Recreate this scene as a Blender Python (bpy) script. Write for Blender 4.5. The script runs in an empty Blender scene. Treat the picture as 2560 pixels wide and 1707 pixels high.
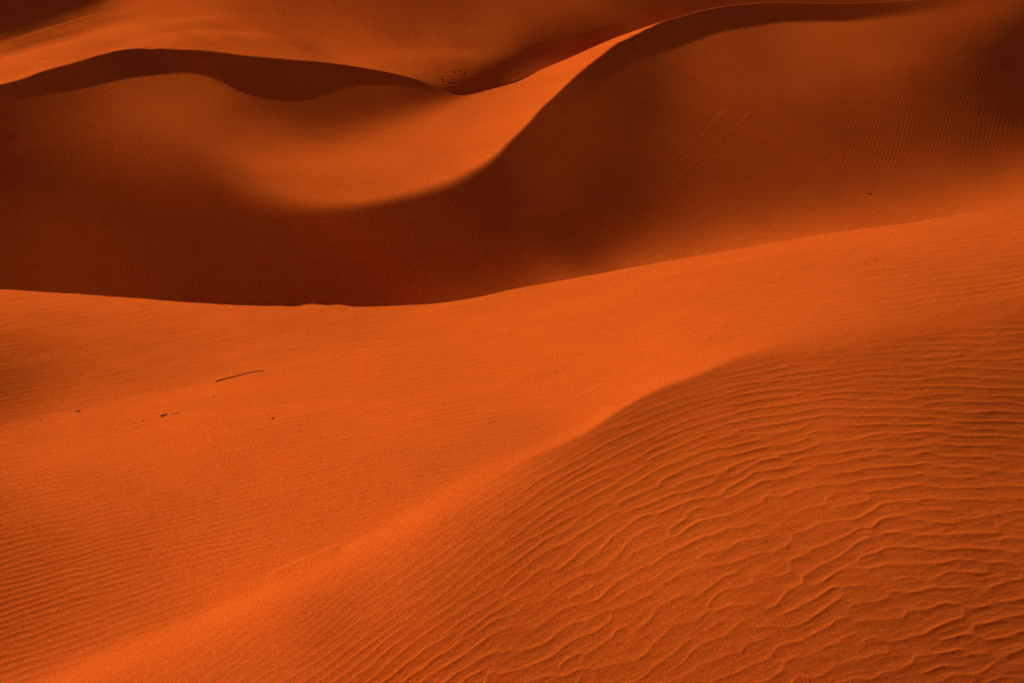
"""Orange sand dunes at low sun: three dune surfaces built from range tables,
wind ripples and small drift wood modelled on top of them."""
import bpy, math, random
import numpy as np

rng = np.random.default_rng(11)
SCN = bpy.context.scene
COL = SCN.collection

# ------------------------------------------------------------------ survey station
PITCH = math.radians(18.0)
FOC = 1280 / math.tan(math.radians(15.0))     # survey units per unit tangent
SUN_EL = math.radians(26.0)
SUN_H = np.array([-.75, .66]); SUN_H = SUN_H / np.hypot(*SUN_H)
LIFT = 40.0                                   # camera stands 40 m above the lowest hollow

def rays(x, y):
    a = (x - 1280) / FOC
    b = -(y - 853.5) / FOC
    c, s = math.cos(PITCH), math.sin(PITCH)
    return np.stack([a, c + b * s, -s + b * c], -1)

CREST_A = [(-400,716),(-200,717),(0,723.6),(163,733),(326,745),(490,757),(599,763),(700,765),(751,764.4),(762,761.5),(789,760),(816,763),(849,761),(871,764.4),(952,766),(1007,764),(1088,759),(1197,742.6),(1280,724),(1389,704.6),(1552,674.6),(1715,644.7),(1879,617.5),(1987,598),(2151,574),(2260,559),(2368,543),(2477,525),(2560,513),(2760,478),(2960,440)]
CREST_B = [(-400,300),(-200,265),(0,213),(65,195),(109,178.5),(180,159),(234,142.6),(283,130.6),(354,123),(392,123),(435,123.5),(544,130.6),(599,138),(680,146),(762,152.5),(843.5,162),(925,175),(1007,191.6),(1061,207),(1094,222),(1125,232),(1170,233),(1220,224),(1280,207),(1362,171),(1427,144),(1498,112),(1552,90),(1607,71),(1661,52),(1694,44),(1743,30),(1808,17),(1868,10),(1922,6.5),(1987,7),(2053,9),(2124,9),(2178,7),(2260,2),(2292,0),(2400,-8),(2560,-25),(2760,-50),(2960,-70)]
SLIP_EDGE = [(-400,330),(-200,300),(0,256),(109,239),(218,220),(299,201),(381,188),(452,183),(506,188),(544,201),(599,229),(653,245),(707,253),(762,251),(816,237),(871,220),(952,210),(1034,212),(1125,240)]
SLIP_EDGE_FAR = [(1380,312),(1430,268),(1480,228),(1530,190),(1579,158),(1661,131),(1715,112),(1753,98),(1802,82),(1879,68),(1949,57),(2042,54),(2124,53),(2178,46),(2232,39),(2314,27),(2396,14),(2560,-10),(2960,-55)]
LIT_FACE = [(1683,44.6,4),(1661,52,4),(1628,68,4),(1585,90,4),(1541,111.6,4),(1508.6,136,4),(1470,166,4),(1432,198.6,4),(1389,239.5,4),(1351,275,5),(1318,313,5),(1280,350,7),(1224,405,14),(1143,452,20),(1061,481,20),(980,500,18),(898,515,20),(843.5,519,24),(789,520,30),(735,515,40),(680,502,55),(626,475,75),(585,430,95),(570,380,115),(620,345,110),(720,340,80),(820,335,60),(920,312,60),(1010,282,50),(1090,255,40),(1150,236,25),(1220,215,10),(1280,190,8),(1362,160,4),(1427,134,4),(1498,102,4),(1607,61,4),(1694,34,4)]
RIDGE = [(-400,1960,60),(0,1780,60),(163,1700,60),(381,1610,60),(544,1545,60),(707,1470,60),(871,1390,55),(980,1335,50),(1100,1262,40),(1200,1200,30),(1280,1160,20),(1362,1128,14),(1470,1079,10),(1552,1025,8),(1634,980,8),(1743,938,9),(1851,894,12),(1933,874,20),(2050,855,40),(2205,825,60),(2400,795,70),(2560,765,70),(2960,700,70)]
SUN_A1 = [(-400,780,195),(-400,960,165),(-400,1200,200),(-400,1500,180),(-400,1800,185),
(0,760,212),(0,850,178),(0,930,154),(0,1000,158),(0,1045,182),(0,1080,206),(0,1200,198),(0,1350,184),(0,1500,174),(0,1620,178),(0,1750,215),
(150,770,210),(150,900,184),(150,985,188),(150,1032,212),(200,1150,214),(200,1300,203),(200,1450,192),(200,1580,196),(200,1680,218),
(381,780,212),(381,900,200),(381,960,210),(381,1010,218),(400,1150,218),(400,1300,208),(400,1430,202),(400,1520,208),(400,1590,218),
(544,800,215),(544,910,210),(544,970,220),(560,1100,218),(560,1300,214),(560,1430,212),(560,1510,218),
(700,800,215),(700,880,213),(700,940,222),(750,1100,218),(750,1250,216),(750,1370,218),(750,1440,218),
(900,800,216),(900,870,218),(900,950,223),(950,1100,218),(950,1220,218),(930,1310,218),(930,1350,218),
(1100,790,222),(1100,900,222),(1100,1050,218),(1100,1150,218),(1120,1230,218),
(1280,750,224),(1300,850,224),(1300,980,223),(1300,1080,218),(1330,1135,218),
(1500,700,224),(1500,850,224),(1480,1000,226),(1500,1045,238),
(1750,655,222),(1750,800,222),(1720,920,232),(1650,960,234),
(2000,610,220),(2000,750,216),(2000,840,220),
(2250,575,216),(2250,700,208),(2250,800,205),
(2500,540,208),(2500,650,205),(2500,740,200),(2960,480,200),(2960,600,195)]
SUN_A2 = [(0,1800,208),(163,1720,216),(381,1630,216),(544,1560,216),(707,1485,216),(871,1405,216),(980,1350,216),(1100,1275,216),(1280,1175,216),(1400,1125,191),(1500,1080,180),(1600,1020,176),(1743,955,180),(1851,915,186),(1950,890,192),(2100,860,192),(2300,825,186),(2560,790,169),
(600,1640,208),(800,1560,195),(1000,1450,212),(1150,1350,196),(1300,1270,188),(1500,1180,190),(1700,1080,188),(1900,1000,186),(2100,920,188),(2300,900,178),(2500,880,172),(2560,960,156),
(700,1707,208),(900,1680,188),(1100,1600,184),(1300,1500,184),(1500,1400,191),(1700,1300,191),(1900,1200,188),(2100,1100,186),(2300,1050,174),(2480,1050,158),(2560,1050,154),
(1200,1707,180),(1500,1650,186),(1800,1550,186),(2000,1400,184),(2200,1280,180),(2400,1200,172),(2560,1180,174),
(1800,1707,178),(2100,1650,168),(2300,1500,166),(2450,1380,162),(2560,1350,164),(2560,1550,154),(2560,1707,144),(2960,1000,114),(2960,1300,144),(2960,1700,134),(700,1900,195),(1500,1900,176),(2300,1900,146)]
SUN_B1 = [(-400,300,74),(0,235,76),(300,165,75),(560,165,75),(700,190,76),(950,195,78),(1060,218,76),(1125,235,74)]
SUN_B2 = [(-400,320,75),(-400,500,75),(-400,700,84),(0,275,74),(0,360,75),(0,480,76),(0,600,92),(0,700,94),(130,260,104),(130,330,105),(130,430,86),(150,560,96),(150,700,96),(260,228,128),(280,300,140),(280,380,118),(280,480,92),(300,620,92),(300,720,90),(400,198,142),(420,260,154),(420,330,146),(420,410,122),(430,500,92),(450,620,87),(450,740,78),(500,195,138),(530,240,146),(540,320,150),(560,400,136),(560,470,98),(600,560,90),(600,660,86),(600,750,78),(620,260,118),(660,310,134),(680,262,112),(740,270,106),(700,340,140),(830,260,104),(820,300,108),(900,240,104),(960,225,102),(920,280,104),(1010,235,96),(1060,240,86),(1000,260,92),(1110,243,66),(700,560,88),(800,640,86),(800,745,75),(900,580,89),(1000,680,84),(1000,745,86),(1050,540,86),(1100,480,82),(1150,580,84),(1150,700,92),(1150,730,116),(1250,430,76),(1280,520,75),(1280,690,108),(1420,665,128),(1400,690,165),(1580,655,180),(1800,110,135),(1730,625,185),(1830,180,131),(1850,300,129),(1900,420,127),(1900,500,137),(1900,560,165),(1900,595,195),(1900,85,131),(1970,130,149),(2000,200,141),(2050,90,154),(2100,280,121),(2100,400,127),(2100,470,139),(2100,540,178),(2160,85,156),(2200,150,149),(2200,60,149),(2300,100,147),(2300,50,137),(2300,200,111),(2300,300,105),(2300,400,127),(2300,470,156),(2320,535,190),(2400,30,136),(2440,70,124),(2450,130,90),(2450,220,80),(2450,330,100),(2450,420,140),(2450,500,192),(2530,20,125),(2550,60,85),(2545,110,52),(2545,200,58),(2550,300,80),(2550,370,120),(2550,430,175),(2550,490,195),(2960,100,45),(2960,300,80),(2960,430,190),(1300,600,84),(1330,520,88),(1340,320,98),(1360,420,94),(1400,255,94),(1440,340,98),(1480,200,90),(1420,500,86),(1540,200,96),(1520,300,96),(1560,170,92),(1620,190,92),(1640,250,93),(1605,340,90),(1560,440,84),(1500,530,79),(1400,610,84),(1480,610,92),(1580,545,88),(1640,470,94),(1680,380,110),(1700,300,116),(1700,200,116),(1580,610,122),(1660,560,126),(1720,500,116),(1720,580,138),(1450,655,116),(1700,150,120)]
SUN_B3 = [(1650,48,252),(1600,75,245),(1540,105,239),(1480,150,233),(1430,150,239),(1400,200,231),(1350,250,229),(1300,230,223),(1280,310,227),(1220,270,213),(1200,360,225),(1150,290,203),(1130,400,217),(1100,340,213),(1050,440,207),(1030,340,199),(1000,400,209),(950,470,200),(940,370,202),(870,490,192),(850,420,200),(830,370,187),(780,490,184),(760,420,194),(700,460,180),(680,400,186),(640,420,180),(600,380,174),(1250,225,207),(720,360,178)]
SUN_B4 = [(1380,290,84),(1440,245,82),(1500,185,80),(1560,130,80),(1650,90,78),(1750,65,76),(1850,40,75),(1950,30,75),(2050,30,76),(2150,28,80),(2250,18,94),(2400,0,118),(2960,-60,110)]
SUN_C = [(-400,330,202),(-200,220,202),(-400,60,70),(-200,30,70),(-100,60,75),(-60,200,208),
(0,20,72),(60,30,76),(0,70,84),(130,20,78),(230,-10,90),(100,-40,70),
(0,110,196),(0,160,202),(0,195,210),(60,120,198),(60,170,208),(130,80,194),(140,150,212),(200,55,198),(200,100,204),(230,130,218),
(290,15,198),(290,60,202),(290,105,212),(350,110,214),(380,30,198),(380,75,208),(420,112,202),
(480,15,184),(480,55,200),(500,100,194),(560,120,188),(560,60,188),(620,20,166),(620,70,184),(620,110,196),(690,130,200),
(720,10,148),(720,60,162),(720,105,188),(760,138,206),(820,30,150),(820,80,166),(820,120,186),(850,156,218),
(920,20,140),(920,80,156),(920,130,178),(930,168,220),(1000,20,136),(1000,70,144),(1000,120,160),(1000,150,168),(1010,184,212),(1055,200,198),(1090,215,154),
(1080,20,132),(1080,80,144),(1090,130,166),(1070,170,154),(1120,180,140),(1150,200,130),(1180,180,132),(1140,222,88),(1180,214,76),
(1180,30,134),(1180,90,142),(1190,140,154),(1230,160,118),(1220,195,66),(1260,130,146),(1260,170,66),(1250,200,108),
(1280,20,142),(1280,80,138),(1290,120,112),(1310,140,66),(1300,175,112),(1330,170,136),(1310,195,154),(1370,110,70),(1380,150,106),(1420,95,72),
(1350,20,136),(1360,70,122),(1430,10,152),(1430,50,120),(1430,125,104),(1490,30,148),(1490,70,80),(1540,45,138),(1540,75,86),(1500,5,112),(1560,20,98),(1600,45,104),
(1620,15,90),(1660,30,88),(1720,10,88),(1780,5,90),(1400,-60,134),(1600,-60,90),(2000,-60,90),(1000,-60,132),(500,-60,169),(300,-60,154),(2300,-80,100),(2960,-120,90)]
SUNS = 5.0
SKYS = 0.05
EXPO = -0.07
A2AMP = 0.042
A1AMP = 0.06
BAMP = 0.005
FACE_LOW = 0.068
FACE_SPAN = 1.165
FLOOR = 76


def curve(pts, q):
    P = np.array(pts, float); x, y = P[:, 0], P[:, 1]
    h = np.diff(x); d = np.diff(y) / h
    m = np.zeros_like(y)
    m[1:-1] = (h[1:] * d[:-1] + h[:-1] * d[1:]) / (h[1:] + h[:-1])
    m[0] = d[0]; m[-1] = d[-1]
    i = np.clip(np.searchsorted(x, q) - 1, 0, len(x) - 2)
    t = (q - x[i]) / h[i]
    o = (1 + 2*t)*(1-t)**2*y[i] + t*(1-t)**2*h[i]*m[i] + t*t*(3-2*t)*y[i+1] + t*t*(t-1)*h[i]*m[i+1]
    o = np.where(q < x[0], y[0] + m[0]*(q-x[0]), o)
    return np.where(q > x[-1], y[-1] + m[-1]*(q-x[-1]), o)

def tps(pts):
    P = np.array(pts, float); X = P[:, :2] / 1000; V = P[:, 2]; n = len(X)
    d2 = ((X[:, None] - X[None])**2).sum(-1); Kk = 0.5 * d2 * np.log(d2 + 1e-12)
    A = np.zeros((n+3, n+3)); A[:n, :n] = Kk + np.eye(n) * 3e-3
    Q = np.c_[np.ones(n), X]; A[:n, n:] = Q; A[n:, :n] = Q.T
    w = np.linalg.solve(A, np.r_[V, 0, 0, 0])
    def f(x, y):
        x = x / 1000; y = y / 1000
        o = w[n] + w[n+1] * x + w[n+2] * y
        for i in range(n):
            d = (x - X[i, 0])**2 + (y - X[i, 1])**2
            o = o + w[i] * 0.5 * d * np.log(d + 1e-12)
        return o
    return f

def lut(f, lo, hi, X, Y, step=16.0):
    """evaluate a smooth function on a coarse grid, then interpolate"""
    xs = np.arange(lo[0], hi[0] + step, step); ys = np.arange(lo[1], hi[1] + step, step)
    GX, GY = np.meshgrid(xs, ys)
    return bil(f(GX, GY), (X - xs[0]) / step, (Y - ys[0]) / step)

def bil(G, fx, fy):
    fx = np.clip(fx, 0, G.shape[1] - 1.001); fy = np.clip(fy, 0, G.shape[0] - 1.001)
    i = fx.astype(np.int32); j = fy.astype(np.int32); fx = fx - i; fy = fy - j
    return (G[j, i]*(1-fx)*(1-fy) + G[j, i+1]*fx*(1-fy) + G[j+1, i]*(1-fx)*fy + G[j+1, i+1]*fx*fy)

def cubic(a, pos):
    """Catmull-Rom interpolation along axis 0"""
    i = np.clip(pos.astype(int), 0, a.shape[0] - 2); t = (pos - i)[:, None]
    n = a.shape[0] - 1
    p1, p2 = a[i], a[i+1]
    p0 = np.where((i > 0)[:, None], a[np.maximum(i-1, 0)], 2*p1 - p2)
    p3 = np.where((i < n-1)[:, None], a[np.minimum(i+2, n)], 2*p2 - p1)
    return 0.5*((2*p1) + (-p0+p2)*t + (2*p0-5*p1+4*p2-p3)*t*t + (-p0+3*p1-3*p2+p3)*t**3)

# ---- relief: how much each slope faces the sun was noted at the points above (0-255);
# the dune surfaces are solved from those slopes, starting from tilted planes
SUN = np.array([SUN_H[0]*math.cos(SUN_EL), SUN_H[1]*math.cos(SUN_EL), math.sin(SUN_EL)])

def ease(d, s):
    t = np.clip(d/s*0.5 + 0.5, 0, 1); return t*t*(3 - 2*t)

def densify(poly, k=6):
    P = np.array(poly, float); n = len(P); out = []
    for i in range(n):
        p0, p1, p2, p3 = P[i-1], P[i], P[(i+1) % n], P[(i+2) % n]
        for j in range(k):
            t = j/k
            out.append(0.5*((2*p1) + (-p0+p2)*t + (2*p0-5*p1+4*p2-p3)*t*t + (-p0+3*p1-3*p2+p3)*t**3))
    out = np.array(out); out[:, 2] = np.maximum(out[:, 2], 3); return out

def outline_distance(poly, x, y):
    P = np.array(poly, float); n = len(P)
    best = np.full(x.shape, 1e18); soft = np.zeros(x.shape); ins = np.zeros(x.shape, bool)
    for i in range(n):
        a = P[i]; b = P[(i+1) % n]
        ex, ey = b[0]-a[0], b[1]-a[1]; L2 = ex*ex + ey*ey
        t = np.clip(((x-a[0])*ex + (y-a[1])*ey)/L2, 0, 1)
        d = (x-a[0]-t*ex)**2 + (y-a[1]-t*ey)**2
        m = d < best; best = np.where(m, d, best); soft = np.where(m, a[2] + (b[2]-a[2])*t, soft)
        ins ^= ((a[1] > y) != (b[1] > y)) & (x < (b[0]-a[0])*(y-a[1])/(b[1]-a[1]+1e-30) + a[0])
    d = np.sqrt(best); return np.where(ins, d, -d), soft

FIELD = {}
def field(key, pts, x, y):
    """smooth field through scattered notes, tabulated once"""
    if key not in FIELD:
        xs = np.arange(-420, 2981, 10.); lo = min(p[1] for p in pts) - 60; hi = max(p[1] for p in pts) + 160
        ys = np.arange(lo, hi, 5.)
        GX, GY = np.meshgrid(xs, ys); FIELD[key] = (tps(pts)(GX, GY), lo)
    G, lo = FIELD[key]
    return bil(G, (x + 420)/10, (y - lo)/5)

def sun_near(x, y):
    R = np.array(RIDGE, float)
    k = ease(y - curve(RIDGE, x), np.interp(x, R[:, 0], R[:, 2]))
    v = field('A1', SUN_A1, x, y)*(1-k) + field('A2', SUN_A2, x, y)*k
    v = v + brow(x, y, [(-400,1960,.2),(0,1775,.5),(163,1690,.8),(381,1598,1),(544,1530,1),(707,1452,1.05),(871,1372,1.1),(980,1318,1.05),(1100,1246,1),(1200,1186,.9),(1280,1148,.8),(1362,1116,.7),(1470,1067,.6),(1552,1015,.4),(1634,970,.3),(1743,928,.2),(1933,864,0)], 17, 24, 60)
    v = v + brow(x, y, [(-200,1100,1),(0,1065,1),(200,1032,1),(381,994,1),(544,956,.9),(680,918,.7),(871,877,.5),(1100,828,0)], 9, 16, 45)
    return np.clip(v, 45, 250)

LIT = densify(LIT_FACE)
def sun_mid(x, y):
    b = np.maximum(field('B2', SUN_B2, x, y), FLOOR)
    k = ease(curve(SLIP_EDGE, x) - y, 4.0)*ease(1110 - x, 60); b = b*(1-k) + field('B1', SUN_B1, x, y)*k
    so = np.interp(x, [1400, 1579, 1700, 2100, 2300, 2500], [26, 12, 6, 6, 16, 25])
    k = ease(curve(SLIP_EDGE_FAR, x) - y, so)*ease(x - 1450, 70); b = b*(1-k) + field('B4', SUN_B4, x, y)*k
    d, so = outline_distance(LIT, x, y); k = ease(d, so); b = b*(1-k) + field('B3', SUN_B3, x, y)*k
    return np.clip(b, 45, 250)

def brow(x, y, pts, amp, wu, wd):
    P = np.array(pts, float); a = np.interp(x, P[:, 0], P[:, 2]); d = y - curve(P[:, :2], x)
    return amp*a*np.where(d < 0, np.exp(-(d/wu)**2), np.exp(-(d/wd)**2))

def sun_far(x, y):
    c = field('C', SUN_C, x, y)
    k = ease(np.interp(x, [-400, 0, 136, 218, 272, 340], [230, 84, 46, 22, 0, -40]) - y, 14)
    c = np.where(k > 0, np.minimum(c, c*(1-k) + 82*k), c)
    c = c + brow(x, y, [(250,128,0),(299,121,.6),(354,106,.9),(408,94,1),(463,85,1),(517,83,1),(599,86,.9),(653,91,.6),(707,103,.2),(789,140,0)], 40, 8, 16)
    c = c + brow(x, y, [(-200,230,.5),(0,155,.6),(163,112,.8),(272,79,.8),(381,60,.7),(490,48,.3),(600,42,0)], 46, 7, 20)
    c = c + brow(x, y, [(-100,150,0),(0,100,.8),(136,62,1),(218,40,.8),(290,18,.3),(350,0,0)], -52, 10, 8)
    c = c + brow(x, y, [(0,130,.6),(160,88,1),(300,45,.8),(420,15,.2)], -30, 6, 6)
    c = c + brow(x, y, [(880,150,0),(960,138,.8),(1100,133,1),(1230,140,.7),(1290,150,0)], 18, 12, 16)
    c = c + brow(x, y, [(1120,232,0),(1160,205,.6),(1210,178,.9),(1280,141,1),(1313,122,1),(1416,101,.9),(1500,75,.5),(1560,60,0)], -38, 6, 40)
    return np.clip(c, FLOOR, 250)

def facing(v):
    s = v/255; lin = np.where(s <= .04045, s/12.92, ((s + .055)/1.055)**2.4)
    f = (lin - FACE_LOW)/FACE_SPAN
    return np.maximum(f, -.04)

def mean4(a): return (a[:-1, :-1] + a[1:, :-1] + a[:-1, 1:] + a[1:, 1:])/4
CORNERS = ((0, 0), (0, 1), (1, 0), (1, 1))

def relax(X, Y, p, p0, t, w, lam, mu, fix, wfix, iters, steps):
    """Gauss-Newton with conjugate gradients: log distance p so that every cell faces the sun by t"""
    r = rays(X, Y); nr, nc = X.shape
    view = [(slice(i, nr-1+i), slice(j, nc-1+j)) for i, j in CORNERS]
    def geom(p):
        P = np.exp(p)[..., None]*r
        a = ((P[:-1, 1:]-P[:-1, :-1]) + (P[1:, 1:]-P[1:, :-1]))/2
        b = ((P[1:, :-1]-P[:-1, :-1]) + (P[1:, 1:]-P[:-1, 1:]))/2
        N = np.cross(b, a); nn = np.linalg.norm(N, axis=-1)
        return P, a, b, N, nn, (N @ SUN)/nn
    def smooth(q):
        o = np.zeros_like(q)
        d = q[2:] - 2*q[1:-1] + q[:-2]; o[2:] += d; o[1:-1] -= 2*d; o[:-2] += d
        d = q[:, 2:] - 2*q[:, 1:-1] + q[:, :-2]; o[:, 2:] += d; o[:, 1:-1] -= 2*d; o[:, :-2] += d
        d = 2*(q[1:, 1:] - q[1:, :-1] - q[:-1, 1:] + q[:-1, :-1]); o[1:, 1:] += d; o[1:, :-1] -= d; o[:-1, 1:] -= d; o[:-1, :-1] += d
        return o
    def cost(p):
        q = p - p0
        return (w*(t - geom(p)[5])**2).sum() + lam*(q*smooth(q)).sum() + mu*(q**2).sum() + (wfix*(p - fix)**2).sum()
    for it in range(iters):
        P, a, b, N, nn, f = geom(p)
        g = (SUN - N/nn[..., None]*f[..., None])/nn[..., None]
        ga = np.cross(g, b); gb = np.cross(a, g)
        co = [(P[v]*((.5 if j else -.5)*ga + (.5 if i else -.5)*gb)).sum(-1) for v, (i, j) in zip(view, CORNERS)]
        def JT(y):
            q = np.zeros_like(p)
            for c, v in zip(co, view): q[v] += c*y
            return q
        H = lambda q: JT(w*sum(c*q[v] for c, v in zip(co, view))) + lam*smooth(q) + mu*q + wfix*q
        rhs = JT(w*(t - f)) - lam*smooth(p - p0) - mu*(p - p0) - wfix*(p - fix)
        dd = np.zeros_like(p)
        for c, v in zip(co, view): dd[v] += w*c*c
        M = 1/(lam*20 + mu + wfix + dd)
        x = np.zeros_like(p); res = rhs.copy(); z = M*res; d = z.copy(); rz = (res*z).sum()
        for k in range(steps):
            Hd = H(d); al = rz/(d*Hd).sum(); x += al*d; res -= al*Hd; z = M*res
            rz2 = (res*z).sum(); d = z + rz2/rz*d; rz = rz2
        st = 1.0; c0 = cost(p)
        while st > .02 and cost(p + st*x) > c0: st *= .5
        p = p + st*x
    return p

def resize(a, shape):
    def ax(a, n):
        q = np.linspace(0, a.shape[0]-1, n); i = np.clip(q.astype(int), 0, a.shape[0]-2); f = (q - i)[:, None]
        return a[i]*(1-f) + a[i+1]*f
    return ax(ax(a, shape[0]).T, shape[1]).T

def relief(nc0, nr0, top, bot, notes, base, hold=None, iters=5, stiff=1e-3, bend=30.0):
    p = None
    for lv in (8, 4, 2, 1):
        nc = (nc0-1)//lv + 1; nr = (nr0-1)//lv + 1
        xs = np.linspace(-400, 2960, nc); s = np.linspace(0, 1, nr)
        Y = top(xs)[None] + (bot(xs) - top(xs))[None]*s[:, None]; X = np.repeat(xs[None], nr, 0)
        p0 = np.log(base(rays(X, Y)))
        t = facing(notes(mean4(X), mean4(Y)))
        fix, wfix = hold(X) if hold else (0*p0, 0*p0)
        p = p0 if p is None else resize(p - last, X.shape) + p0
        p = relax(X, Y, p, p0, t, float(lv**2), bend/lv**2, stiff*lv**2, fix, wfix, iters, 150 if lv > 1 else 120)
        last = p0
    return X, Y, p

def plane(n, pt):
    n = np.array(n, float)
    return lambda r: (n @ np.array(pt, float))/(r @ n)

topA = lambda xs: curve(CREST_A, xs)
botA = lambda xs: np.full_like(xs, 1860.)
topB = lambda xs: curve(CREST_B, xs)
botB = lambda xs: curve(CREST_A, xs) + 25
topC = lambda xs: np.full_like(xs, -110.)
_, _, TAB_A = relief(421, 137, topA, botA, sun_near, plane([-.17, .06, 1], [0, 0, -6.0]))
foot = rays(np.array([1280.]), np.array([760.]))[0]*100
s24 = math.tan(math.radians(24))
xb, yb, TAB_B = relief(673, 137, topB, botB, sun_mid, plane([.6*s24, -.8*s24, 1], foot))
edge = np.exp(TAB_B[0])[:, None]*rays(xb[0], yb[0]); joined = xb[0] < 1250
level = (edge[joined] @ np.array([.18, -.2, 1.])).mean()
def hold_far(X):
    fix = np.zeros_like(X); wf = np.zeros_like(X)
    fix[-1] = np.interp(X[-1], xb[0], TAB_B[0]); wf[-1] = np.interp(X[-1], [1200, 1300], [5e3, 0])
    return fix, wf
xc, yc, TAB_C = relief(561, 97, topC, topB, sun_far, plane([.18, -.2, 1], [0, 0, level]), hold_far, 8, .8, 80.0)
plain = np.log(plane([.18, -.2, 1], [0, 0, level])(rays(xc, yc))); TAB_C = TAB_C - plain
kern = np.exp(-np.arange(-12, 13)**2/(2*4.0**2)); kern /= kern.sum()
wide = np.concatenate([2*TAB_C[:, :1] - TAB_C[:, 12:0:-1], TAB_C, 2*TAB_C[:, -1:] - TAB_C[:, -2:-14:-1]], 1)
TAB_C = sum(kern[k]*wide[:, k:k + TAB_C.shape[1]] for k in range(25)) + plain
# the far slope ends exactly on the brow of the middle dune where the two are one dune
gap = (np.interp(xc[0], xb[0], TAB_B[0]) - TAB_C[-1])*np.interp(xc[0], [1180, 1290], [1, 0])
TAB_C = TAB_C + gap[None]*np.exp(-np.arange(TAB_C.shape[0])[::-1]/7.0)[:, None]


# ------------------------------------------------------------------ wind ripples
def gabor_tile(sx, sy, seed, n=1024, per=16):
    """a tile of narrow-band random waves: unit wavelength along axis 1, with forks and offsets"""
    r = np.random.default_rng(seed)
    fx = np.fft.fftfreq(n) * per
    FX, FY = np.meshgrid(fx, fx)
    W = np.exp(-((FX - 1)/sx)**2/2 - (FY/sy)**2/2) * (FX > 0)
    Z = np.fft.ifft2(np.fft.fft2(r.standard_normal((n, n))) * W)
    return (Z / np.sqrt((abs(Z)**2).mean())), per

def sample_tile(tile, xi, eta):
    Z, per = tile; n = Z.shape[0]
    fx = (xi * per) % n; fy = (eta * per) % n
    i = fx.astype(np.int32); j = fy.astype(np.int32); fx = fx - i; fy = fy - j
    i2 = (i + 1) % n; j2 = (j + 1) % n; i %= n; j %= n
    return Z[j, i]*(1-fx)*(1-fy) + Z[j, i2]*fx*(1-fy) + Z[j2, i]*(1-fx)*fy + Z[j2, i2]*fx*fy

def phase_map(ctrl, lo, hi, step=20.0):
    """integrate a field of crest directions (deg) and wavelengths into a phase function"""
    xs = np.arange(lo[0], hi[0] + step, step); ys = np.arange(lo[1], hi[1] + step, step)
    GX, GY = np.meshgrid(xs, ys)
    c = np.array(ctrl, float); th = np.radians(c[:, 2])
    gx = tps(np.c_[c[:, :2], -np.sin(th) / c[:, 3]])(GX, GY)
    gy = tps(np.c_[c[:, :2], np.cos(th) / c[:, 3]])(GX, GY)
    ax = (gx[:, 1:] + gx[:, :-1]) / 2 * step; ay = (gy[1:] + gy[:-1]) / 2 * step
    def AT(u, v):
        o = np.zeros_like(GX); o[:, 1:] += u; o[:, :-1] -= u; o[1:] += v; o[:-1] -= v; return o
    H = lambda p: AT(p[:, 1:] - p[:, :-1], p[1:] - p[:-1]) + 1e-9 * p
    # first guess: integrate down, then across the middle row
    p = np.zeros_like(GX); p[1:] = np.cumsum(ay, 0)
    m = len(ys) // 2
    row = np.r_[0, np.cumsum(ax[m])]; p = p - p[m:m+1] + row[None]
    r = AT(ax, ay) - H(p); d = r.copy(); rr = (r*r).sum()
    for _ in range(160):
        Hd = H(d); al = rr / (d*Hd).sum(); p = p + al*d; r = r - al*Hd
        r2 = (r*r).sum(); d = r + r2/rr*d; rr = r2
    return lambda X, Y: bil(p, (X - xs[0])/step, (Y - ys[0])/step)

def ripple_profile(Z, ws, wl, thr=.45, round_=.3):
    """peaked crests, broad troughs; fades where the wave train dies out"""
    ph = np.angle(Z); a = np.clip(abs(Z) / thr, 0, 1)
    q = np.sqrt(ph*ph + round_*round_) - round_
    return (np.exp(-q / np.where(ph < 0, ws, wl)) - .35) * a * a * (3 - 2*a)

def fbm(X, Y, scale, seed, octs=4, gain=.5):
    r = np.random.default_rng(seed); o = 0; amp = 1.0
    for k in range(octs):
        G = r.standard_normal((128, 128)); G = np.pad(G, ((0, 1), (0, 1)), mode='wrap')
        fx = (X / scale * 2**k + 17*k) % 128; fy = (Y / scale * 2**k + 31*k) % 128
        i = fx.astype(np.int32); j = fy.astype(np.int32); fx = fx - i; fy = fy - j
        fx = fx*fx*(3-2*fx); fy = fy*fy*(3-2*fy)
        o = o + amp*(G[j, i]*(1-fx)*(1-fy)+G[j, i+1]*fx*(1-fy)+G[j+1, i]*(1-fx)*fy+G[j+1, i+1]*fx*fy)
        amp *= gain
    return o

def seg_dist(X, Y, pts):
    """signed distance (positive below the line), distance along, for a polyline"""
    best = np.full(X.shape, 1e9); sgn = np.zeros(X.shape); along = np.zeros(X.shape); s0 = 0
    P = np.array(pts, float); tot = np.hypot(*np.diff(P, axis=0).T).sum()
    for a, b in zip(P[:-1], P[1:]):
        e = b - a; L2 = e @ e
        t = np.clip(((X-a[0])*e[0] + (Y-a[1])*e[1]) / L2, 0, 1)
        d = np.hypot(X-a[0]-t*e[0], Y-a[1]-t*e[1])
        sd = np.sign(e[0]*(Y-a[1]) - e[1]*(X-a[0]))
        m = d < best
        best = np.where(m, d, best); sgn = np.where(m, sd, sgn); along = np.where(m, (s0 + t*math.sqrt(L2))/tot, along)
        s0 += math.sqrt(L2)
    return best * np.where(sgn == 0, 1, sgn), along

# ------------------------------------------------------------------ dune surfaces
def surface(tab, top, bot, nr, nc, x0=-400., x1=2960., rpow=1.0):
    xs = np.linspace(x0, x1, nc); s = np.linspace(0, 1, nr)**rpow
    Y = top(xs)[None] + (bot(xs) - top(xs))[None] * s[:, None]
    X = np.repeat(xs[None], nr, 0)
    p = cubic(tab, s * (tab.shape[0]-1))
    p = cubic(p.T, np.linspace(0, 1, nc) * (tab.shape[1]-1)).T
    P = np.exp(p)[..., None] * rays(X, Y)
    return X, Y, P

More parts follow.
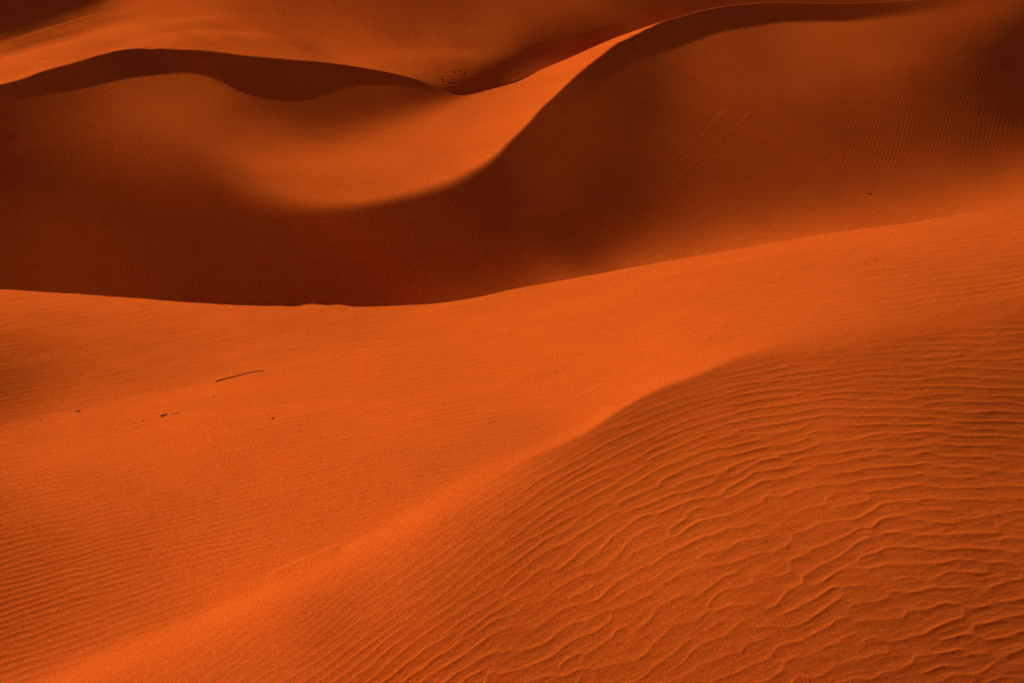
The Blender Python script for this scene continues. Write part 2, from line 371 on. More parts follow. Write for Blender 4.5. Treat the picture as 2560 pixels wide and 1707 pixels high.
def normals(P):
    a = np.gradient(P, axis=1); b = np.gradient(P, axis=0)
    N = np.cross(a, b); N /= np.linalg.norm(N, axis=-1, keepdims=True) + 1e-12
    return N * np.where(N[..., 2:] < 0, -1, 1)

def extend_cols(P, dist, n, side, relax):
    """carry the ground on sideways beyond the table, its slope easing out"""
    e = P[:, :1] if side < 0 else P[:, -1:]
    k = 40
    q = P[:, k:k+1] if side < 0 else P[:, -1-k:-k]
    d = e - q
    d = d / np.maximum(np.hypot(d[..., :1], d[..., 1:2]), 1e-6)
    m = max(4, d.shape[0] // 12)
    w = np.ones(2*m + 1) / (2*m + 1)
    long = np.concatenate([np.repeat(d[:1], m, 0), d, np.repeat(d[-1:], m, 0)], 0)
    for c in range(3): d[:, 0, c] = np.convolve(long[:, 0, c], w, 'valid')
    t = (np.linspace(0, 1, n+1)[1:]**1.8 * dist)[None, :, None]
    E = np.repeat(e, n, 1).copy()
    E[..., 0:2] += d[..., 0:2] * t
    E[..., 2:3] += np.clip(d[..., 2:3], -.4, .4) * relax * (1 - np.exp(-t / relax))
    return np.concatenate([E[:, ::-1], P], 1) if side < 0 else np.concatenate([P, E], 1)

def edge_fade(X, Y, low=1e9):
    """small forms die out towards the edge of a table"""
    return np.clip((X + 385) / 260, 0, 1) * np.clip((2945 - X) / 260, 0, 1) * np.clip((low - Y) / 90, 0, 1)

def extend_rows(P, dists, drops, end, ahead):
    """carry the sheet on beyond its first / last row, outward along y, dropping with the distance"""
    e = P[:1] if end == 'first' else P[-1:]
    dv = e.copy(); dv[..., 2] = 0; dv /= np.linalg.norm(dv, axis=-1, keepdims=True)
    E = []
    for d, z in zip(dists, drops):
        z = np.broadcast_to(np.asarray(z, float), e.shape[1:2])
        r = e + dv * d * ahead; r[..., 2] -= z[None]; E.append(r)
    E = np.concatenate(E, 0)
    return np.concatenate([E[::-1], P], 0) if end == 'first' else np.concatenate([P, E], 0)

def mesh_object(name, P, mat):
    nr, nc = P.shape[:2]
    me = bpy.data.meshes.new(name)
    me.vertices.add(nr*nc); me.vertices.foreach_set('co', (P + np.array([0, 0, LIFT])).astype(np.float32).ravel())
    i = np.arange(nr*nc, dtype=np.int32).reshape(nr, nc)
    f = np.stack([i[:-1, :-1], i[1:, :-1], i[1:, 1:], i[:-1, 1:]], -1).reshape(-1, 4)
    me.loops.add(f.size); me.loops.foreach_set('vertex_index', f.ravel())
    me.polygons.add(len(f)); me.polygons.foreach_set('loop_start', np.arange(0, f.size, 4, dtype=np.int32))
    me.polygons.foreach_set('use_smooth', np.ones(len(f), bool))
    me.update(calc_edges=True)
    me.materials.append(mat)
    o = bpy.data.objects.new(name, me); COL.objects.link(o)
    return o

def pixel_size(P):
    """metres of ground per survey unit down and across, at every vertex"""
    return np.linalg.norm(np.gradient(P, axis=0), axis=-1), np.linalg.norm(np.gradient(P, axis=1), axis=-1)

# ------------------------------------------------------------------ materials
def sand_material(name, near, far, bump):
    m = bpy.data.materials.new(name); m.use_nodes = True
    nt = m.node_tree; N = nt.nodes; Lk = nt.links
    b = N['Principled BSDF']
    b.inputs['Roughness'].default_value = 1.0
    b.inputs['Specular IOR Level'].default_value = 0.0
    tc = N.new('ShaderNodeTexCoord')
    def noise(scale, detail, rough=.6):
        n = N.new('ShaderNodeTexNoise'); n.inputs['Scale'].default_value = scale
        n.inputs['Detail'].default_value = detail; n.inputs['Roughness'].default_value = rough
        Lk.new(tc.outputs['Object'], n.inputs['Vector']); return n
    n1 = noise(near, 6, .8); n2 = noise(far, 5, .6)
    r1 = N.new('ShaderNodeMapRange'); r1.inputs['From Min'].default_value = .38; r1.inputs['From Max'].default_value = .62
    Lk.new(n1.outputs['Fac'], r1.inputs['Value'])
    mixa = N.new('ShaderNodeMix'); mixa.data_type = 'RGBA'
    mixa.inputs[6].default_value = DARK_GRAIN; mixa.inputs[7].default_value = LIGHT_GRAIN
    Lk.new(r1.outputs['Result'], mixa.inputs[0])
    mixb = N.new('ShaderNodeMix'); mixb.data_type = 'RGBA'; mixb.blend_type = 'MULTIPLY'
    r2 = N.new('ShaderNodeMapRange'); r2.inputs['From Min'].default_value = .3; r2.inputs['From Max'].default_value = .7
    r2.inputs['To Min'].default_value = .9; r2.inputs['To Max'].default_value = 1.1
    Lk.new(n2.outputs['Fac'], r2.inputs['Value'])
    mixb.inputs[0].default_value = 1.0
    Lk.new(mixa.outputs[2], mixb.inputs[6]); Lk.new(r2.outputs['Result'], mixb.inputs[7])
    Lk.new(mixb.outputs[2], b.inputs['Base Color'])
    bp = N.new('ShaderNodeBump'); bp.inputs['Strength'].default_value = bump; bp.inputs['Distance'].default_value = .35 / near
    Lk.new(n1.outputs['Fac'], bp.inputs['Height']); Lk.new(bp.outputs['Normal'], b.inputs['Normal'])
    return m

def plain_material(name, c1, c2, scale, rough=.8):
    m = bpy.data.materials.new(name); m.use_nodes = True
    nt = m.node_tree; N = nt.nodes; b = N['Principled BSDF']
    b.inputs['Roughness'].default_value = rough; b.inputs['Specular IOR Level'].default_value = .2
    tc = N.new('ShaderNodeTexCoord'); n = N.new('ShaderNodeTexNoise'); n.inputs['Scale'].default_value = scale
    n.inputs['Detail'].default_value = 5
    nt.links.new(tc.outputs['Object'], n.inputs['Vector'])
    mx = N.new('ShaderNodeMix'); mx.data_type = 'RGBA'; mx.inputs[6].default_value = c1; mx.inputs[7].default_value = c2
    nt.links.new(n.outputs['Fac'], mx.inputs[0]); nt.links.new(mx.outputs[2], b.inputs['Base Color'])
    return m

LIGHT_GRAIN = (.85, .124, .0125, 1); DARK_GRAIN = (.48, .060, .0068, 1)
MAT_NEAR = sand_material('sand_near', 62.0, .35, .2)
MAT_FAR = sand_material('sand_far', 12.0, .12, .25)
WOOD = plain_material('dead_wood', (.06, .022, .011, 1), (.12, .05, .028, 1), 30)
PALE = plain_material('pale_stone', (.75, .55, .42, 1), (.85, .7, .58, 1), 60)
DARKSTONE = plain_material('dark_stone', (.05, .02, .012, 1), (.1, .045, .03, 1), 60)

# ------------------------------------------------------------------ near dune
topA = lambda xs: curve(CREST_A, xs)
botA = lambda xs: np.full_like(xs, 1860.)
NRA, NCA = 640, 1500
XA, YA, PA = surface(TAB_A, topA, botA, NRA, NCA)
NA = normals(PA)
sy, sx = pixel_size(PA)
myA = sy / np.abs(np.gradient(YA, axis=0)); mxA = sx / np.abs(np.gradient(XA, axis=1))

ridge = curve(RIDGE, XA)
side = YA - ridge                                    # >0 on the slope that faces right
LO, HI = (-420., 400.), (2980., 1880.)
# long crooked ripples on the right hand slope
R2 = [(300,1800,-30,24),(700,1690,-33,24),(900,1560,-35,24),(1100,1420,-36,24),(1300,1280,-34,24),(1500,1150,-26,23),(1700,1030,-16,21),(1900,960,-7,20),(2100,920,-3,20),(2300,900,-1,21),(2560,900,2,23),
      (1000,1690,-34,36),(1200,1550,-34,38),(1400,1400,-30,38),(1600,1250,-24,36),(1800,1130,-12,32),(2000,1060,-4,28),(2200,1040,4,26),(2500,1080,10,27),
      (1400,1750,-31,46),(1500,1640,-30,48),(1700,1500,-27,52),(1900,1350,-20,50),(2100,1230,-9,42),(2300,1200,0,38),(2560,1230,6,36),(1900,1690,-26,56),(2100,1550,-22,56),(2300,1450,-14,52),(2560,1420,-8,46),(2300,1690,-20,54),(2560,1620,-15,48),(2960,1000,10,30),(2960,1500,-6,46)]
ph2 = phase_map(R2, LO, HI)
xi = ph2(XA, YA) * 1.18
tile2 = gabor_tile(.26, .075, 5)
tile2b = gabor_tile(.22, .15, 8)
lamA = lut(tps([(c[0], c[1], c[3]) for c in R2]), LO, HI, XA, YA)
eta = (XA * .92 - YA * .38) / 23.0
stepc = math.radians(63)                             # crests step sideways along slanting lanes
wob = fbm(XA, YA, 150, 3, 2) * .10 + .30 * np.tanh(1.2 * fbm((XA*math.sin(stepc) + YA*math.cos(stepc)) + 4000, (XA*math.cos(stepc) - YA*math.sin(stepc)) / 3.2 + 4000, 80, 4, 1)) * np.clip((side - 60) / 120, 0, 1) * np.clip((2900 - XA) / 900, .35, 1)
Z2 = sample_tile(tile2, xi + wob, eta); Z2b = sample_tile(tile2b, xi + wob + 9.3, eta * 1.1 + 20)
mixw = np.clip((lamA - 24) / 22, 0, 1)
Z2 = Z2 * (1 - .75*mixw) + Z2b * mixw
amp2 = np.clip((side - 3) / 45, 0, 1) * np.clip(lamA / 24, .6, 1.5)
amp2 *= lut(tps([(500,1800,.7),(600,1700,.65),(900,1520,.75),(1200,1400,.95),(1280,1250,1.0),(1500,1130,1.1),(1743,980,1.3),(1900,920,1.35),(2150,880,1.15),(2400,860,1.0),(2560,930,.95),(2560,1100,.85),(2300,1000,1.15),(2000,1060,1.15),(1700,1250,1.0),(1400,1500,1.1),(1000,1690,1.1),(1800,1500,1.05),(2100,1650,.95),(2560,1650,.7),(2400,1350,1.0),(2560,1350,.7),(2960,1200,.5)]), LO, HI, XA, YA)
ground = np.sqrt(myA * mxA)
Z2c = sample_tile(tile2b, xi * 1.9 + 31, eta * 1.7 + 5)
h2 = (.75 + .25*np.tanh(fbm(XA, YA, 170, 13, 2))) * (ripple_profile(Z2 , .5, 1.0, .36, .3) + .3 * ripple_profile(Z2c, .6, .9, .5, .2)) * amp2 * 24 * ground * A2AMP

# fine regular ripples on the lit slope
R1 = [(-300,1400,-12,15),(0,1350,-12,15),(300,1450,-13,16),(600,1300,-12,14),(900,1180,-11,12),(0,1280,-11,13),(300,1200,-13,11.5),(700,1080,-16,11),(1000,1000,-19,11),(1250,930,-20,11),(1300,1010,-2,11),(1500,985,1,11),(1600,880,-12,11),(1900,760,-12,12),(2200,740,-9,12),(2500,680,-10,12),(1150,1150,-8,12),(0,1600,-14,17),(500,1500,-15,16),(1300,1110,-8,12),(2560,600,-10,12),(1200,800,-12,12),(400,900,-14,12),(2960,600,-10,12)]
ph1 = phase_map(R1, LO, HI)
tile1 = gabor_tile(.13, .045, 21)
tile1b = gabor_tile(.2, .09, 22)
xi1 = ph1(XA, YA); eta1 = (XA - YA * .2) / 13.0
Z1 = sample_tile(tile1, xi1 + fbm(XA, YA, 90, 9, 2) * .10, eta1)
lam1 = lut(tps([(c[0], c[1], c[3]) for c in R1]), LO, HI, XA, YA)
amp1 = lut(tps([(-300,1400,.9),(0,1300,.7),(0,1400,.9),(300,1450,1),(600,1340,.9),(900,1200,.55),(300,1200,.35),(120,1250,.7),(700,1080,.7),(1000,1010,.8),(1250,950,.8),(1450,980,.8),(1620,900,.6),(1900,770,.45),(2200,740,.6),(2450,710,.9),(2560,700,1),(0,1050,.05),(400,950,.0),(500,1180,.25),(800,850,.0),(1200,800,.0),(1600,700,.05),(2300,600,.25),(2500,600,.35),(0,1600,.9),(200,1560,.8),(400,1500,.6),(544,1470,.3),(700,1400,.1),(871,1330,.0),(900,1290,.3),(1100,1170,.5),(1230,1120,.55),(1330,1090,.1),(1280,1060,.1),(1000,1110,.1),(700,1200,.25),(2960,650,1.0)]), LO, HI, XA, YA)
amp1 = np.clip(amp1, 0, 1.2) * np.clip((-side - 10) / 50, 0, 1)
h1 = ripple_profile(Z1, .9, 1.0, .6) * amp1 * lam1 * ground * A1AMP
# faint wind lines everywhere on the lit slope
Zf = sample_tile(tile1b, xi1 * 1.0 + 7, eta1 * .9)
h1 += Zf.real * .12 * np.clip(1 - amp1, 0, 1) * np.clip((-side - 5) / 50, 0, 1) * lam1 * ground * A1AMP
# a small cut along the rounded ridge, and low wind lips below the crest
def lip(X, Y, pts, height, up, down, ends=.15):
    d, t = seg_dist(X, Y, pts)
    e = np.clip(t / ends, 0, 1) * np.clip((1 - t) / ends, 0, 1)
    return height * e * np.where(d < 0, np.exp(d / up), np.exp(-(d / down)**2))
hx = lip(XA, YA, [(664,1440),(710,1422),(756,1402),(790,1388),(816,1378),(850,1360)], .022, 2.2, 22)
hx += lip(XA, YA, [(1180,1262-33),(1280,1166),(1362,1124),(1440,1090)], .004, 3, 14)
hx += lip(XA, YA, [(1500,716),(1600,700),(1715,678),(1879,648),(2020,622)], .012, 4, 20, .3)
hx += lip(XA, YA, [(1030,778),(1090,770),(1197,753),(1300,736)], .012, 4, 20, .3)
hs = fbm(XA + YA*.6, YA * 4 + XA*.7, 90, 31, 4) * .0011 * ground / ground.mean()
PA = PA + NA * ((h1 + h2 + hx + hs) * edge_fade(XA, YA, 1856.))[..., None]
MESH_A = PA.copy()
PA = extend_cols(PA, 40, 60, -1, 9); PA = extend_cols(PA, 40, 60, 1, 9)
dd = np.r_[np.linspace(.02, .5, 8), np.linspace(.7, 3, 10), np.linspace(4, 55, 30)]
PA = extend_rows(PA, dd, [d * math.tan(math.radians(31)) - .02*(1-math.exp(-d/.05)) for d in dd], 'first', 1)
dn = np.r_[np.linspace(.1, 2, 12), np.linspace(3, 26, 16)]
PA = extend_rows(PA, dn, [-.02 * d - .004*d*d for d in dn], 'last', -1)
near_dune = mesh_object('dune', PA, MAT_NEAR)

# ------------------------------------------------------------------ middle dune with the curling ridge
topB = lambda xs: curve(CREST_B, xs)
botB = lambda xs: curve(CREST_A, xs) + 25
NRB, NCB = 400, 1600
XB, YB, PB = surface(TAB_B, topB, botB, NRB, NCB)
NB = normals(PB)
sy, sx = pixel_size(PB)
myB = sy / np.abs(np.gradient(YB, axis=0)); mxB = sx / np.abs(np.gradient(XB, axis=1))
gB = np.sqrt(myB * mxB)
LOB, HIB = (-420., -100.), (2980., 820.)
RB = [(1900,300,-62,9),(2100,250,-66,9),(2250,330,-76,9),(2450,330,-80,9),(2550,200,-75,9),(2300,150,-55,8),(2500,60,-40,8),(2300,40,-40,8),(2200,440,-72,9),(2000,420,-66,9),(2550,420,-80,9),(2960,300,-80,9),(1500,300,-60,9),
      (1100,550,-82,9),(950,560,-85,9),(1250,500,-80,9),(800,560,-70,9),(700,520,-50,9)]
zB = sample_tile(gabor_tile(.13, .06, 41), phase_map(RB, LOB, HIB)(XB, YB), (XB*.4 + YB) / 9.0)
aB = lut(tps([(1700,300,0),(1900,300,.5),(2050,330,.8),(2250,330,1),(2450,350,1),(2450,200,.7),(2300,150,.5),(2500,50,.6),(2400,30,.6),(2100,150,.15),(2000,200,.3),(2250,450,.6),(2000,440,.4),(2500,450,.4),(2350,500,.1),(1900,470,.1),(1700,500,0),(2200,90,.1),(1800,180,0),(1500,400,0),(1250,520,.35),(1100,560,.6),(950,560,.5),(800,540,.2),(600,620,.05),(200,560,0),(0,400,0),(900,380,0),(700,420,0),(1100,690,.1),(1300,300,0),(300,250,0),(1300,620,.1),(2960,300,1)]), LOB, HIB, XB, YB)
zB = zB / np.maximum(abs(zB), .3)**.7
hB = zB.real * np.clip(aB, 0, 1) * 9 * gB * BAMP
RB2 = [(640,260,48,8),(700,300,56,8),(600,235,38,8),(760,350,60,8),(300,250,-25,8),(200,280,-30,8),(400,215,-12,8),(500,230,10,8),(680,440,0,8),(760,440,2,8),(900,420,-12,9),(1000,380,-22,9),(1200,300,-35,9),(1050,460,-20,9),(850,500,-4,9),(100,330,40,8),(60,420,45,8)]
zB2 = sample_tile(gabor_tile(.18, .09, 42), phase_map(RB2, LOB, HIB)(XB, YB), (XB - YB*.5) / 9.0)
aB2 = lut(tps([(640,265,.9),(700,300,1),(740,340,.5),(560,225,.4),(400,220,.4),(250,260,.4),(450,300,.15),(300,400,.1),(690,450,1.0),(740,440,.9),(650,470,.7),(820,430,.35),(600,420,.2),(950,420,.25),(1100,380,.2),(1250,290,.1),(1050,460,.3),(850,500,.2),(100,330,.4),(60,420,.4),(50,550,.1),(900,250,.05),(800,600,0),(400,600,0),(1400,180,0),(1500,400,0),(2200,300,0),(2000,600,0)]), LOB, HIB, XB, YB)
hB += zB2.real * np.clip(aB2, 0, 1) * np.clip((YB - curve(SLIP_EDGE, XB) - 2) / 12, 0, 1) * 8 * gB * BAMP * .8
hB += fbm(XB, YB*2, 50, 51, 4) * .0008
# sand slides scoured down the right hand wall
for pts, dep, w in [([(1816,261),(1790,285),(1765,315),(1745,345)], .05, 4), ([(1832,262),(1800,295),(1770,330),(1748,352)], -.05, 4),
                    ([(1881,267),(1852,296),(1826,325)], .06, 4), ([(1895,264),(1850,308),(1800,352),(1760,392),(1715,432),(1672,472)], -.045, 5),
                    ([(1768,330),(1720,372),(1661,424)], -.03, 5), ([(1470,166),(1400,240),(1360,290)], .02, 6), ([(590,488),(575,505),(566,520)], .05, 3),([(603,488),(588,507)], .05, 3),([(560,530),(530,570),(505,600)], .02, 5),
                    ([(1254,222),(1300,203),(1340,185),(1362,174)], .03, 3)]:
    d, t = seg_dist(XB, YB, pts)
    hB -= dep * .07 * np.exp(-(d/(w*.7))**2) * np.clip(t/.1, 0, 1) * np.clip((1-t)/.2, 0, 1)
PB = PB + NB * (hB * edge_fade(XB, YB))[..., None]
MESH_B = PB.copy()
PB = extend_cols(PB, 110, 50, -1, 25); PB = extend_cols(PB, 110, 50, 1, 25)
db = np.r_[np.linspace(.1, 2, 8), np.linspace(3, 60, 30)]
PB = extend_rows(PB, db, [d * math.tan(math.radians(29)) - .05*(1-math.exp(-d/.1)) for d in db], 'first', 1)
dn = np.r_[np.linspace(.3, 3, 8), np.linspace(5, 45, 20)]
PB = extend_rows(PB, dn, [.10*d + 2.2*(1-math.exp(-d/8)) for d in dn], 'last', -1)
mid_dune = mesh_object('dune', PB, MAT_FAR)

# ------------------------------------------------------------------ far dunes
topC = lambda xs: np.full_like(xs, -110.)
NRC, NCC = 210, 1600
XC, YC, PC = surface(TAB_C, topC, topB, NRC, NCC)
NC = normals(PC)
sy, sx = pixel_size(PC)
gC = np.sqrt(sy / np.abs(np.gradient(YC, axis=0)) * sx / np.abs(np.gradient(XC, axis=1)))
LOC, HIC = (-420., -130.), (2980., 320.)
RC = [(1000,120,-28,8),(1150,100,-30,8),(1250,120,-34,8),(1500,40,60,8),(1580,45,65,8),(1400,30,20,8),(800,130,-10,8),(500,90,-6,9),(200,60,-22,9),(0,120,-22,9),(1700,0,40,8),(2300,-20,-30,8)]
zC = sample_tile(gabor_tile(.18, .08, 61), phase_map(RC, LOC, HIC)(XC, YC), (XC + YC*.3) / 9.0)
aC = lut(tps([(1000,110,.5),(1150,100,.6),(1250,100,.6),(1500,40,.7),(1570,45,.8),(1400,30,.3),(800,130,.2),(500,100,.3),(200,60,.4),(0,120,.4),(1700,0,.3),(900,40,.2),(1100,185,.2),(1300,150,.3),(2300,-20,.3)]), LOC, HIC, XC, YC)
hC = zC.real * np.clip(aC, 0, 1) * 8 * gC * BAMP * .6 + fbm(XC, YC*2.5, 60, 71, 4) * .001
# low wind-cut brows across the lit far slope, and a small hollow under its edge
hC += lip(XC, YC, [(270,124),(299,119),(354,105),(408,94),(463,86),(517,83),(599,86),(653,91),(720,104),(790,122)], .055, 4, 18, .2)
hC += lip(XC, YC, [(-60,180),(0,155),(80,134),(163,112),(272,79),(381,60),(490,48),(600,44)], .06, 5, 20, .2)
hC += lip(XC, YC, [(700,118),(760,136),(843,154),(925,170),(1007,188),(1061,206)], .035, 4, 9, .25)
hC += lip(XC, YC, [(0,112),(90,84),(180,56),(250,36),(300,20)], .05, 4, 14, .25)
hC -= .10 * np.exp(-((XC - 372)/15)**2 - ((YC - 120.5)/1.6)**2)
# a trail of footprints trodden across the saddle
for fx, fy in [(1093,183),(1108,184.7),(1123,184.2),(1139.5,182),(1153,182),(1164,185.5),(1108,200),(1122,201.5),(1133,203),(1110,206.5),(1122,207),(1128.5,209.5),(1139,210.5),(1144,206),(1150,212),(1156.5,206.5),(1165,210.5),(1174,212.3),(1181,207.5),(1196,195.3),(1126,212),(1159,213.5),(1211,204.5),(1186,191)]:
    k = rng.uniform(.65, 1.25); fx += rng.uniform(-2, 2); fy += rng.uniform(-.6, .6)
    q = ((XC-fx)/(3.2*k))**2 + ((YC-fy)/(1.6*k))**2
    hC += -.045 * k * np.exp(-q) + .02 * k * np.exp(-(((XC-fx)/4.2)**2 + ((YC-fy-2.4)/1.3)**2))
PC = PC + NC * (hC * edge_fade(XC, YC))[..., None]
PC = extend_cols(PC, 160, 50, -1, 14); PC = extend_cols(PC, 160, 50, 1, 14)
dc = np.r_[np.linspace(2, 20, 8), np.linspace(30, 700, 40)]
PC = extend_rows(PC, dc, [-.10*d*math.exp(-d/60) + (d/160)**1.6 for d in dc], 'first', 1)
xr = np.concatenate([np.full(50, -400), np.linspace(-400, 2960, NCC), np.full(50, 2960)])
sl = np.interp(xr, [1200, 1420], [2.2, .9])
dn = np.r_[np.linspace(.2, 3, 10), np.linspace(4, 40, 16)]
PC = extend_rows(PC, dn, [sl * np.minimum(d, 12) for d in dn], 'last', -1)
far_dune = mesh_object('dune', PC, MAT_FAR)

gd = np.linspace(-1, 1, 9)
GXX, GYY = np.meshgrid(gd * 3000, gd * 3000)
ground_sheet = mesh_object('ground', np.stack([GXX, GYY + 1500, np.full_like(GXX, -45.0)], -1), MAT_FAR)
for o, lab in ((near_dune, 'smooth lit dune with long ripples on its right slope, nearest of the dunes'),
               (mid_dune, 'dark dune wall with a bright curling ridge across the middle'),
               (far_dune, 'pale rounded sand slopes behind the curling ridge'),
               (ground_sheet, 'flat sand floor under the dunes')):
    o['kind'] = 'structure'; o['label'] = lab

# ------------------------------------------------------------------ drift wood and stones
def find(X, Y, P, x, y):
    """point and normal of a dune surface at survey direction x, y"""
    j = int(round((x - X[0, 0]) / (X[0, -1] - X[0, 0]) * (X.shape[1]-1)))
    i = int(np.argmin(abs(Y[:, j] - y)))
    a = P[i, j+3] - P[i, j-3]; b = P[min(i+2, P.shape[0]-1), j] - P[max(i-2, 0), j]
    n = np.cross(a, b); n /= np.linalg.norm(n); n = n if n[2] > 0 else -n
    return P[i, j] + np.array([0, 0, LIFT]), n

def on_near(x, y): return find(XA, YA, MESH_A, x, y)
def on_mid(x, y): return find(XB, YB, MESH_B, x, y)

def tube_mesh(name, paths, mat, seg=9):
    """tapered, slightly knobbly stems; every path is a list of (point, radius)"""
    V, F = [], []
    r = random.Random(len(paths) + len(paths[0]))
    for path in paths:
        pts = np.array([p for p, _ in path], float); rad = [q for _, q in path]
        b0 = len(V)
        for k in range(len(pts)):
            t = pts[min(k+1, len(pts)-1)] - pts[max(k-1, 0)]; t = t / np.linalg.norm(t)
            u = np.cross(t, [0, 0, 1.]); u /= np.linalg.norm(u) + 1e-9; v = np.cross(u, t)
            for s in range(seg):
                a = 2*math.pi*s/seg; q = rad[k] * (1 + .18*r.uniform(-1, 1))
                V.append(pts[k] + q*(math.cos(a)*u + math.sin(a)*v))
        for k in range(len(pts)-1):
            for s in range(seg):
                F.append((b0+k*seg+s, b0+k*seg+(s+1) % seg, b0+(k+1)*seg+(s+1) % seg, b0+(k+1)*seg+s))
        F.append(tuple(b0+s for s in range(seg))[::-1]); F.append(tuple(b0+(len(pts)-1)*seg+s for s in range(seg)))
    base = np.array(V).mean(0)
    me = bpy.data.meshes.new(name); me.from_pydata([tuple(v - base) for v in V], [], F); me.update()
    for p in me.polygons: p.use_smooth = len(p.vertices) == 4
    me.materials.append(mat)
    o = bpy.data.objects.new(name, me); o.location = base; COL.objects.link(o)
    return o

def smooth_path(ctrl, n):
    c = np.array(ctrl, float); t = np.linspace(0, len(c)-1, n)
    return cubic(c, t)

def stem(where, ctrl, r0, r1, lift=.6, n=14, arch=0.):
    out = []; k_ = .7 if n > 20 else .55; r0 *= k_; r1 *= k_
    pts = smooth_path(ctrl, n)
    for k, (x, y) in enumerate(pts):
        p, nn = where(x, y); f = k/(n-1); r = r0 + (r1-r0)*f
        out.append((p + nn*(r*lift + arch*math.sin(math.pi*f)), r))
    return out

def stone(name, where, x, y, size, mat, seed, flat=.55):
    """a worn pebble: a noisy flattened ball half sunk in the sand"""
    r = np.random.default_rng(seed); nu, nv = 14, 9
    K = r.standard_normal((5, 3)); A = r.uniform(.06, .16, 5)
    V = []; size = (size[0]*.62, size[1]*.62)
    for i in range(nv):
        th = math.pi * i / (nv-1)
        for j in range(nu):
            a = 2*math.pi*j/nu
            d = np.array([math.sin(th)*math.cos(a), math.sin(th)*math.sin(a), math.cos(th)])
            s = 1 + sum(A[k]*math.sin(3*(K[k] @ d) + k) for k in range(5))
            V.append(d * s * np.array([size[0], size[1], size[1]*flat]))
    F = [(i*nu+j, i*nu+(j+1) % nu, (i+1)*nu+(j+1) % nu, (i+1)*nu+j) for i in range(nv-1) for j in range(nu)]
    me = bpy.data.meshes.new(name); me.from_pydata([tuple(v) for v in V], [], F); me.update()
    for q in me.polygons: q.use_smooth = True
    me.materials.append(mat)
    p, n = where(x, y)
    o = bpy.data.objects.new(name, me); o.location = p + n * size[1]*flat*.35
    o.rotation_euler = (0, 0, r.uniform(-.5, .5)); COL.objects.link(o)
    return o

def tag(o, label, cat, group=None):
    o['label'] = label; o['category'] = cat
    if group: o['group'] = group
    return o

TW = 'twigs scattered on the lit dune'; ST = 'small stones scattered on the dunes'
tag(tube_mesh('stick', [stem(on_near, [(539,954),(572,944.5),(608,935.6),(635,930),(660,926.2)], .0068, .005, 1.0, 26, .0)], WOOD),
    'long dark gently curved stick lying alone on the lit sand', 'stick')
tag(tube_mesh('twig', [stem(on_near, [(402,1041.5),(406,1041),(411,1038),(419,1034.5)], .009, .007, 1.2), stem(on_near, [(409,1039),(406,1036.6),(402,1036.5)], .007, .006, 1.6)], WOOD),
    'short thick forked twig below the long curved stick', 'twig', TW)
tag(tube_mesh('twig', [stem(on_near, [(428,1034.6),(438,1033.4),(449,1031)], .0035, .003, 1.0)], WOOD),
    'thin faint straight twig just right of the forked twig', 'twig', TW)
tag(tube_mesh('twig', [stem(on_near, [(355.5,1052),(357,1051.4),(359.5,1050.8)], .006, .004, 1.2)], WOOD),
    'tiny dark twig left of and below the forked twig', 'twig', TW)
tag(tube_mesh('twig', [stem(on_near, [(190.5,1029),(193,1028.2),(195,1027.6)], .008, .006, 1.3)], WOOD),
    'left piece of a broken twig pair near the left edge', 'twig', TW)
tag(tube_mesh('twig', [stem(on_near, [(196.5,1027.3),(199,1026.4),(201,1025.8)], .008, .005, 1.3)], WOOD),
    'right piece of a broken twig pair near the left edge', 'twig', TW)
tag(tube_mesh('twig', [stem(on_near, [(101.5,1051.3),(103,1050.2),(105,1049)], .0075, .006, 1.3)], WOOD),
    'lone dark twig nearest the left edge on the lit slope', 'twig', TW)
tag(tube_mesh('twig', [stem(on_near, [(680.5,1047),(682.5,1045.6),(685,1045.2)], .009, .005, 1.3)], WOOD),
    'small bent dark twig well right of the forked twig', 'twig', TW)
tag(tube_mesh('twig', [stem(on_near, [(532.5,992.4),(534.5,992),(536,991.3)], .006, .004, 1.2)], WOOD),
    'tiny dark twig beside the pale chip under the long stick', 'twig', TW)
tag(stone('stone', on_near, 540.5, 989.6, (.016, .008), PALE, 3), 'flat pale chip of stone under the left end of the long stick', 'stone', ST)
tag(stone('stone', on_near, 122.5, 899, (.018, .011), PALE, 5, .8), 'pale rounded stone with a dark underside near the upper left edge', 'stone', ST)
tag(stone('stone', on_near, 200, 868.8, (.018, .009), DARKSTONE, 6, .8), 'small dark stone right of and above the pale rounded stone', 'stone', ST)
tag(stone('stone', on_near, 277.5, 1013.5, (.009, .006), DARKSTONE, 7), 'speck of dark stone between the forked and broken twigs', 'stone', ST)
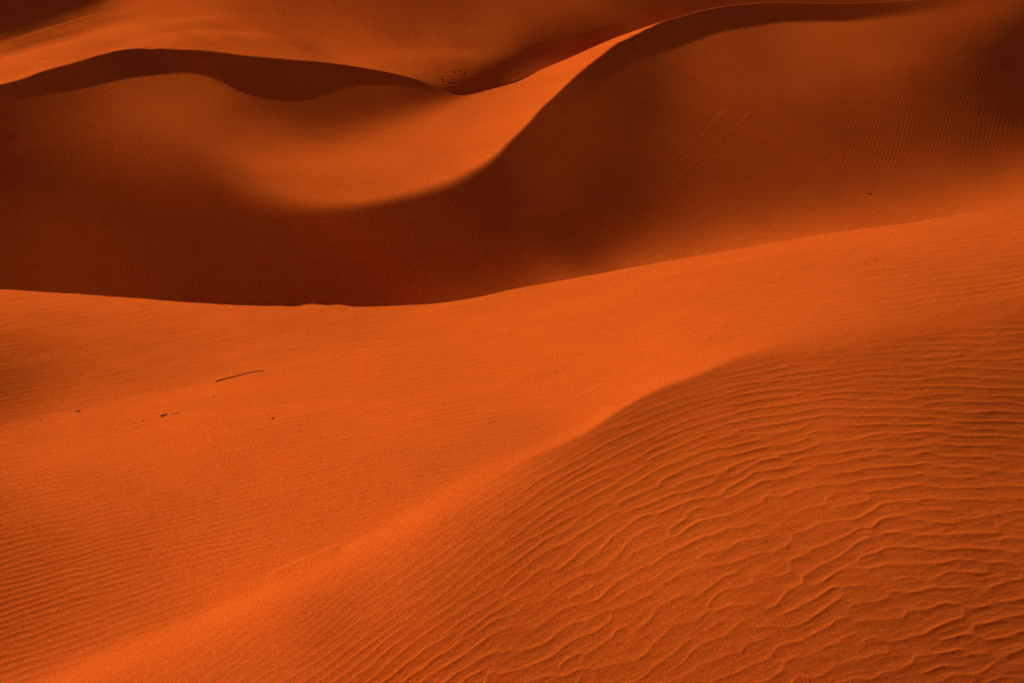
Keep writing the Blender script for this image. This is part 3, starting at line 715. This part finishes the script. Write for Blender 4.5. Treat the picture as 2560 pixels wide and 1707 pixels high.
tag(stone('stone', on_near, 668.5, 852, (.011, .007), DARKSTONE, 8), 'small dark stone on the lit slope above the long stick', 'stone', ST)
t = tube_mesh('driftwood', [stem(on_mid, [(2169,486),(2172,484.2),(2175,483.4),(2181,483.2)], .032, .011, 1.0), stem(on_mid, [(2172,484.4),(2167,482.6),(2163,483)], .013, .009, 1.2)], WOOD)
tag(t, 'dark two-armed driftwood on the ripples of the shaded wall', 'driftwood')
tag(stone('stone', on_mid, 2373.5, 528, (.055, .042), DARKSTONE, 9, .9), 'dark pointed stone at the foot of the wall near the right edge', 'stone', ST)
tag(stone('stone', on_mid, 2155, 566.5, (.06, .022), DARKSTONE, 10, .7), 'low dark stone at the foot of the wall just above the lit crest', 'stone', ST)

# ------------------------------------------------------------------ light, sky, camera
w = bpy.data.worlds.new('World'); SCN.world = w; w.use_nodes = True
nt = w.node_tree; bg = nt.nodes['Background']
sky = nt.nodes.new('ShaderNodeTexSky'); sky.sky_type = 'NISHITA'; sky.sun_disc = False
sky.sun_elevation = SUN_EL
sky.sun_rotation = math.atan2(SUN_H[0], SUN_H[1]) % (2*math.pi)
nt.links.new(sky.outputs['Color'], bg.inputs['Color']); bg.inputs['Strength'].default_value = SKYS
ld = bpy.data.lights.new('sun', 'SUN'); ld.energy = SUNS; ld.angle = math.radians(.5); ld.color = (1, .99, .82)
lo = bpy.data.objects.new('sun', ld); COL.objects.link(lo)
from mathutils import Vector
S = Vector((SUN_H[0]*math.cos(SUN_EL), SUN_H[1]*math.cos(SUN_EL), math.sin(SUN_EL)))
lo.rotation_euler = S.to_track_quat('Z', 'Y').to_euler(); lo.location = (-40, 40, 90)

cd = bpy.data.cameras.new('camera'); cd.sensor_width = 36; cd.lens = 18 / math.tan(math.radians(15)); cd.clip_end = 6000
cam = bpy.data.objects.new('camera', cd); COL.objects.link(cam)
cam.location = (0, 0, LIFT); cam.rotation_euler = (math.radians(90) - PITCH, 0, 0)
SCN.camera = cam
SCN.view_settings.view_transform = 'Standard'; SCN.view_settings.look = 'None'
SCN.view_settings.exposure = EXPO; SCN.view_settings.gamma = 1
